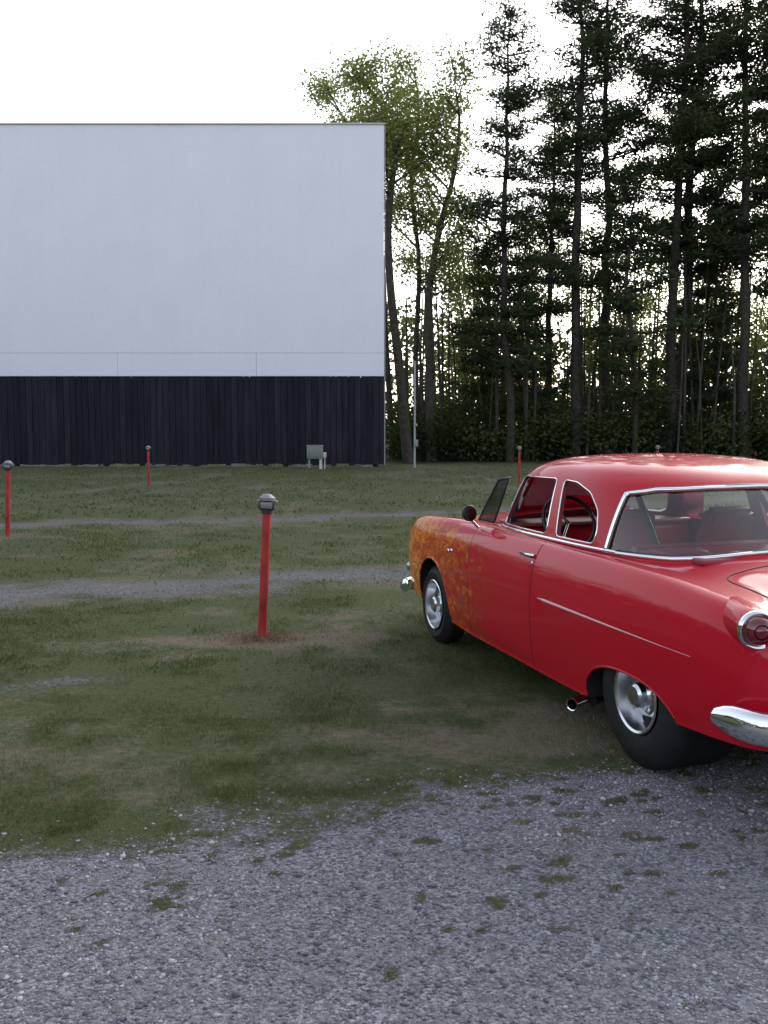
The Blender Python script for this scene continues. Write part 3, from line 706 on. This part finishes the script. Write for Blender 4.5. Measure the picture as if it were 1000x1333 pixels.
for sg,nm in ((1,'left'),(-1,'right')):
    xs_=np.linspace(1.02,-.48,40)
    cu=curve('side_spear_'+nm,[ps(x_,.685+.008*(x_),.0,sg) for x_ in xs_],.007,spearm,car)
    for i,p_ in enumerate(cu.data.splines[0].points): p_.radius=1.5*max(.1,(1-i/39))**.8*min(1,.3+i/3)
    curve('door_seam_'+nm,[ps(1.13+.0*z_,z_,-.0015,sg) for z_ in np.linspace(.25,1.0,30)],.0042,seamm,car)
    curve('door_seam_front_'+nm,[ps(2.14,z_,-.0015,sg) for z_ in np.linspace(.25,1.0,30)],.0030,seamm,car)
    curve('sill_seam_'+nm,[ps(x_,.29,-.0015,sg) for x_ in np.linspace(1.13,2.14,20)],.0035,seamm,car)
    a_=ps(1.30,.93,.022,sg); b2=ps(1.17,.93,.022,sg)
    curve('door_handle_'+nm,[ps(1.31,.93,-.005,sg),a_,b2,ps(1.155,.93,.004,sg)],.011,chrome,car)
    lathe('door_lock_'+nm,[(0,0),(.016,0),(.012,.006),(0,.008)],chrome,car,16,Matrix.Translation(ps(1.16,.885,0,sg))@Matrix.Rotation(-sg*math.pi/2,4,'X'))
    curve('fender_badge_'+nm,[ps(2.46+.03*k,.80+.012*math.sin(k*2.2),.003,sg) for k in range(4)],.007,chrome,car)
    for P,nn in ((FA,'front_arch_lip'),(RA,'rear_arch_lip')):
        pts=[ps(a,b2,-.003,sg) for a,b2 in P[1:-1] if b2>(.33 if nn[0]=='r' else .27)]
        curve(nn+'_'+nm,pts,.007,PAINT,car)
    tl=Matrix.Translation((-.80,sg*.838,.868))@Matrix.Rotation(-math.pi/2,4,'Y')@Matrix.Rotation(sg*R(-20),4,'X')
    lathe('taillight_pod_'+nm,[(.096,-.24),(.091,-.10),(.084,.0),(.076,.03)],PAINT,car,40,tl)
    lathe('taillight_ring_'+nm,[(.082,.018),(.086,.03),(.083,.046),(.074,.055),(.063,.05),(.061,.034)],chrome,car,40,tl)
    lens=mat('red_lens_'+nm,(.13,.003,.006),.12,coat=1)
    lathe('taillight_lens_'+nm,[(.065,.036),(.060,.06),(.048,.08),(.033,.088),(.031,.080),(.025,.09),(.012,.096),(0,.097)],lens,car,40,tl)
    hl=Matrix.Translation((3.70,sg*.66,.76))@Matrix.Rotation(math.pi/2,4,'Y')
    lathe('headlight_'+nm,[(.11,-.1),(.11,.06),(.10,.085),(.088,.08),(.088,.07),(.05,.095),(0,.1)],chrome,car,32,hl)
def seamtop(pts,nm,r_=.0045): curve(nm,[pt(a,b2,-.0012) for a,b2 in pts],r_,seamm,car)
TP=roundpoly([(-.93,-.58),(-.93,.58),(-.24,.60),(-.20,0),(-.24,-.60)],.10,6)
seamtop([tuple(v) for v in resample(TP,160)]+[TP[0]],'trunk_seam',.005)
HP=roundpoly([(3.70,-.42),(3.70,.42),(2.36,.66),(2.36,-.66)],.06,5)
seamtop([tuple(v) for v in resample(HP,160)]+[HP[0]],'hood_seam')
lathe('trunk_handle',[(0,0),(.03,0),(.025,.02),(0,.025)],chrome,car,20,Matrix.Translation((-.965,0,.76))@Matrix.Rotation(-math.pi/2,4,'Y'))
def bumper(name,path,hgt_,z_):
    path=np.array(path,float); n=len(path); bm=bmesh.new(); prof=[]
    for a in np.linspace(0,2*math.pi,20,endpoint=False):
        c_,s_=math.cos(a),math.sin(a); prof.append((math.copysign(abs(c_)**.8,c_)*.028+ (.015*(1-abs(s_)) if c_>0 else 0),math.copysign(abs(s_)**.75,s_)*hgt_/2))
    rs=[]
    for i in range(n):
        t_=path[min(i+1,n-1)]-path[max(i-1,0)]; t_/=np.linalg.norm(t_); nn=np.array([t_[1],-t_[0]])
        f=1. if 2<i<n-3 else (.55,.85,.97)[min(i,n-1-i)]
        rs.append([bm.verts.new((path[i][0]+nn[0]*u,path[i][1]+nn[1]*u,z_+v*f)) for u,v in prof])
    for a,b3 in zip(rs[:-1],rs[1:]):
        for j in range(20): k=(j+1)%20; bm.faces.new((a[j],a[k],b3[k],b3[j]))
    bm.faces.new(rs[0]); bm.faces.new(rs[-1][::-1])
    return bmobj(name,bm,[chrome],car,50)
def bpath(sign,x_end,xc,yw):
    pts=[(x_end,yw)]; 
    for i in range(9):
        a=i/8*math.pi/2; pts.append((xc-sign*(.16)+sign*.16*math.sin(a),yw-.02-.16+.16*math.cos(a)+.0))
    half=pts+[(xc+sign*.03,yw*.5),(xc+sign*.045,0)]
    half=[tuple(v) for v in resample(half,26,False)]
    return half+[(a,-b2) for a,b2 in half[:-1][::-1]]
rb=bpath(-1,-.74,-1.02,.965); bumper('rear_bumper',rb,.14,.49)
fb=bpath(1,3.68,3.87,.89); bumper('front_bumper',[(a,-b2) for a,b2 in fb],.12,.335)
for sg in (1,-1):
    box('front_guard_%d'%(1 if sg>0 else 2),(3.88,sg*.62,.41),(.07,.07,.20),chrome,car,.025,seg=3)
    box('rear_guard_%d'%(1 if sg>0 else 2),(-1.07,sg*.42,.50),(.07,.08,.22),chrome,car,.03,seg=3)
    box('bumper_iron_%d'%(1 if sg>0 else 2),(-.97,sg*.5,.45),(.18,.05,.06),darkw,car)
    box('bumper_iron_front_%d'%(1 if sg>0 else 2),(3.80,sg*.45,.40),(.16,.05,.06),darkw,car)
    lathe('parking_lamp_%d'%(1 if sg>0 else 2),[(.045,-.06),(.045,.02),(.03,.035),(0,.04)],chrome,car,20,Matrix.Translation((3.76,sg*.80,.50))@Matrix.Rotation(math.pi/2,4,'Y'))
box('grille_bar',(3.81,0,.60),(.05,1.15,.06),chrome,car,.02); lathe('grille_spinner',[(0,.1),(.05,.07),(.09,0),(.09,-.02)],chrome,car,24,Matrix.Translation((3.82,0,.60))@Matrix.Rotation(math.pi/2,4,'Y'))
box('grille_opening',(3.785,0,.60),(.02,1.1,.22),darkw,car,.004)
box('rear_plate',(-1.005,0,.60),(.012,.30,.15),mat('plate',(.6,.6,.55),.5),car,.004)
def wheel(nm,x_,yo,r_,wid,rr_,sg,tilt=0):
    mt=Matrix.Translation((x_,sg*yo,r_))@Matrix.Rotation(-sg*math.pi/2,4,'X')
    prof=[(rr_-.004,-.03),(rr_+.004,-.008),(rr_+.02,.0),(rr_+(r_-rr_)*.5,.006),(r_-.045,-.006),(r_-.014,-.028),(r_,-.055)]
    k=6; ws_=np.linspace(-.055,-wid+.055,2*k+1)
    for i,wz in enumerate(ws_[1:-1]): prof.append((r_,wz))
    prof+=[(r_,-wid+.055),(r_-.014,-wid+.028),(r_-.045,-wid+.006),(rr_+.02,-wid),(rr_-.004,-wid+.02)]
    lathe('tyre_'+nm,prof,rubber,car,72,mt,35)
    rim=[(rr_-.002,-.004),(rr_+.004,.004),(rr_-.004,.008),(rr_-.016,.002),(rr_-.02,-.03),(rr_-.03,-.06),(rr_-.035,-.085),(rr_*.62,-.075),(rr_*.55,-.055),(rr_*.40,-.045),(rr_*.34,-.03),(rr_*.32,.0),(rr_*.25,.012),(0,.016)]
    lathe('rim_'+nm,rim,alu,car,64,mt,28)
    lathe('barrel_'+nm,[(rr_-.001,-.02),(rr_-.03,-.10),(rr_-.03,-wid+.05),(rr_-.01,-wid+.02)],darkw,car,32,mt)
    for i in range(5):
        a=2*math.pi*i/5+.3
        lathe('slot_%s_%d'%(nm,i+1),[(0,.0),(.028,0),(.03,.004),(.024,.006),(0,.005)],darkw,car,14,mt@Matrix.Translation((rr_*.68*math.cos(a),rr_*.68*math.sin(a),-.0795))@Matrix.Rotation(a,4,'Z')@Matrix.Scale(1.6,4,(0,1,0)))
        lathe('lug_%s_%d'%(nm,i+1),[(.010,0),(.010,.014),(0,.018)],chrome,car,8,mt@Matrix.Translation((rr_*.45*math.cos(a+.6),rr_*.45*math.sin(a+.6),-.05)))
for sg,nm in ((1,'left'),(-1,'right')):
    wheel('rear_'+nm,0,.90,.37,.40,.19,sg); wheel('front_'+nm,2.93,.895,.315,.19,.195,sg)
curve('rear_axle',[(0,-.6,.37),(0,.6,.37)],.04,darkw,car); curve('front_axle',[(2.93,-.8,.31),(2.93,.8,.31)],.03,darkw,car)
box('chassis',(1.4,0,.26),(4.2,.9,.12),darkw,car)
for sg in (1,-1):
    lathe('exhaust_tip_%d'%(1 if sg>0 else 2),[(.030,-.25),(.034,-.02),(.036,0),(.031,-.002),(.029,-.12),(0,-.13)],[chrome,blackp],car,24,Matrix.Translation((.55,sg*.955,.175))@Matrix.Rotation(R(28)*sg,4,'Z')@Matrix.Rotation(-sg*math.pi/2,4,'X'),mis=[0,0,0,1,1])
    curve('exhaust_pipe_%d'%(1 if sg>0 else 2),[(.59,sg*.80,.17),(.75,sg*.55,.19),(1.8,sg*.45,.19)],.028,darkw,car)
for sg,nm in ((1,'left'),):
    lathe('mirror_head',[(0,.045),(.035,.035),(.055,.012),(.058,-.01),(.052,-.018),(0,-.018)],blackp,car,28,Matrix.Translation((2.08,sg*.95,1.115))@Matrix.Rotation(R(100),4,'Y')@Matrix.Rotation(R(-12),4,'X'))
    lathe('mirror_glass',[(0,0),(.048,0)],chrome,car,28,Matrix.Translation((2.058,sg*.95,1.112))@Matrix.Rotation(R(100),4,'Y'))
    curve('mirror_stem',[(2.10,sg*.95,1.09),(2.10,sg*.90,1.04),(2.10,sg*.87,1.01)],.010,chrome,car)
vv=[(1.975,.805,1.06),(1.88,.735,1.37),(1.92,.80,1.355),(2.05,.885,1.075)]
bm=bmesh.new(); bm.faces.new([bm.verts.new(v) for v in vv]); bmobj('vent_glass',bm,[gm3],car)
curve('vent_frame',vv,.011,blackp,car,True)
def seat(x_,y_,wd,nm,zt_=1.20,bench=False):
    box(nm+'_cushion',(x_+.28,y_,.52),(.52,wd,.20),maroon,car,.06,seg=4)
    bm=bmesh.new(); bmesh.ops.create_cube(bm,size=1); bmesh.ops.scale(bm,vec=(.16,wd,zt_-.5),verts=bm.verts)
    for v in bm.verts:
        if v.co.z>0: v.co.y*=.62 if not bench else .97; v.co.x*=.6
    bmesh.ops.subdivide_edges(bm,edges=bm.edges[:],cuts=1,use_grid_fill=True)
    bmesh.ops.bevel(bm,geom=bm.edges[:],offset=.03,segments=3,affect='EDGES')
    bmesh.ops.rotate(bm,verts=bm.verts,matrix=Matrix.Rotation(R(-14),3,'Y')); bmesh.ops.translate(bm,vec=(x_,y_,(zt_+.5)/2),verts=bm.verts)
    bmobj(nm+'_back',bm,[maroon],car,50)
seat(1.05,.36,.52,'driver_seat',1.22); seat(1.05,-.36,.52,'passenger_seat',1.22); seat(.58,0,1.3,'rear_seat',1.06,True)
box('package_shelf',(.22,0,1.03),(.5,1.1,.03),maroon,car,.01)
box('dashboard',(2.02,0,.93),(.26,1.5,.22),PAINT,car,.06,seg=4)
box('dash_top',(2.0,0,1.045),(.30,1.4,.03),maroon,car,.012)
sm=Matrix.Translation((1.70,.37,1.07))@Matrix.Rotation(R(-62),4,'Y')
pts=[tuple(sm@Vector((.19*math.cos(a),.19*math.sin(a),0))) for a in np.linspace(0,2*math.pi,40,endpoint=False)]
curve('steering_wheel',pts,.014,blackp,car,True)
for i in range(3):
    a=i*2.094+.5; curve('steering_spoke_%d'%(i+1),[tuple(sm@Vector((0,0,-.02))),tuple(sm@Vector((.19*math.cos(a),.19*math.sin(a),0)))],.009,chrome,car)
curve('steering_column',[tuple(sm@Vector((0,0,-.02))),tuple(sm@Vector((0,0,-.4)))],.022,blackp,car)
rbp=roundpoly([(-.64,.4),(-.56,1.36),(.56,1.36),(.64,.4)],.14,6)
curve('roll_bar',[(.80,a,b2) for a,b2 in rbp if b2>.4],.022,blackp,car)
curve('roll_bar_brace_1',[(.80,.42,1.34),(.45,.45,.95)],.018,blackp,car); curve('roll_bar_brace_2',[(.80,-.42,1.34),(.45,-.45,.95)],.018,blackp,car)
curve('rear_view_mirror',[(2.0,0,1.38),(1.96,0,1.33)],.006,chrome,car); box('rear_view_mirror_head',(1.95,0,1.30),(.02,.22,.05),blackp,car,.008)
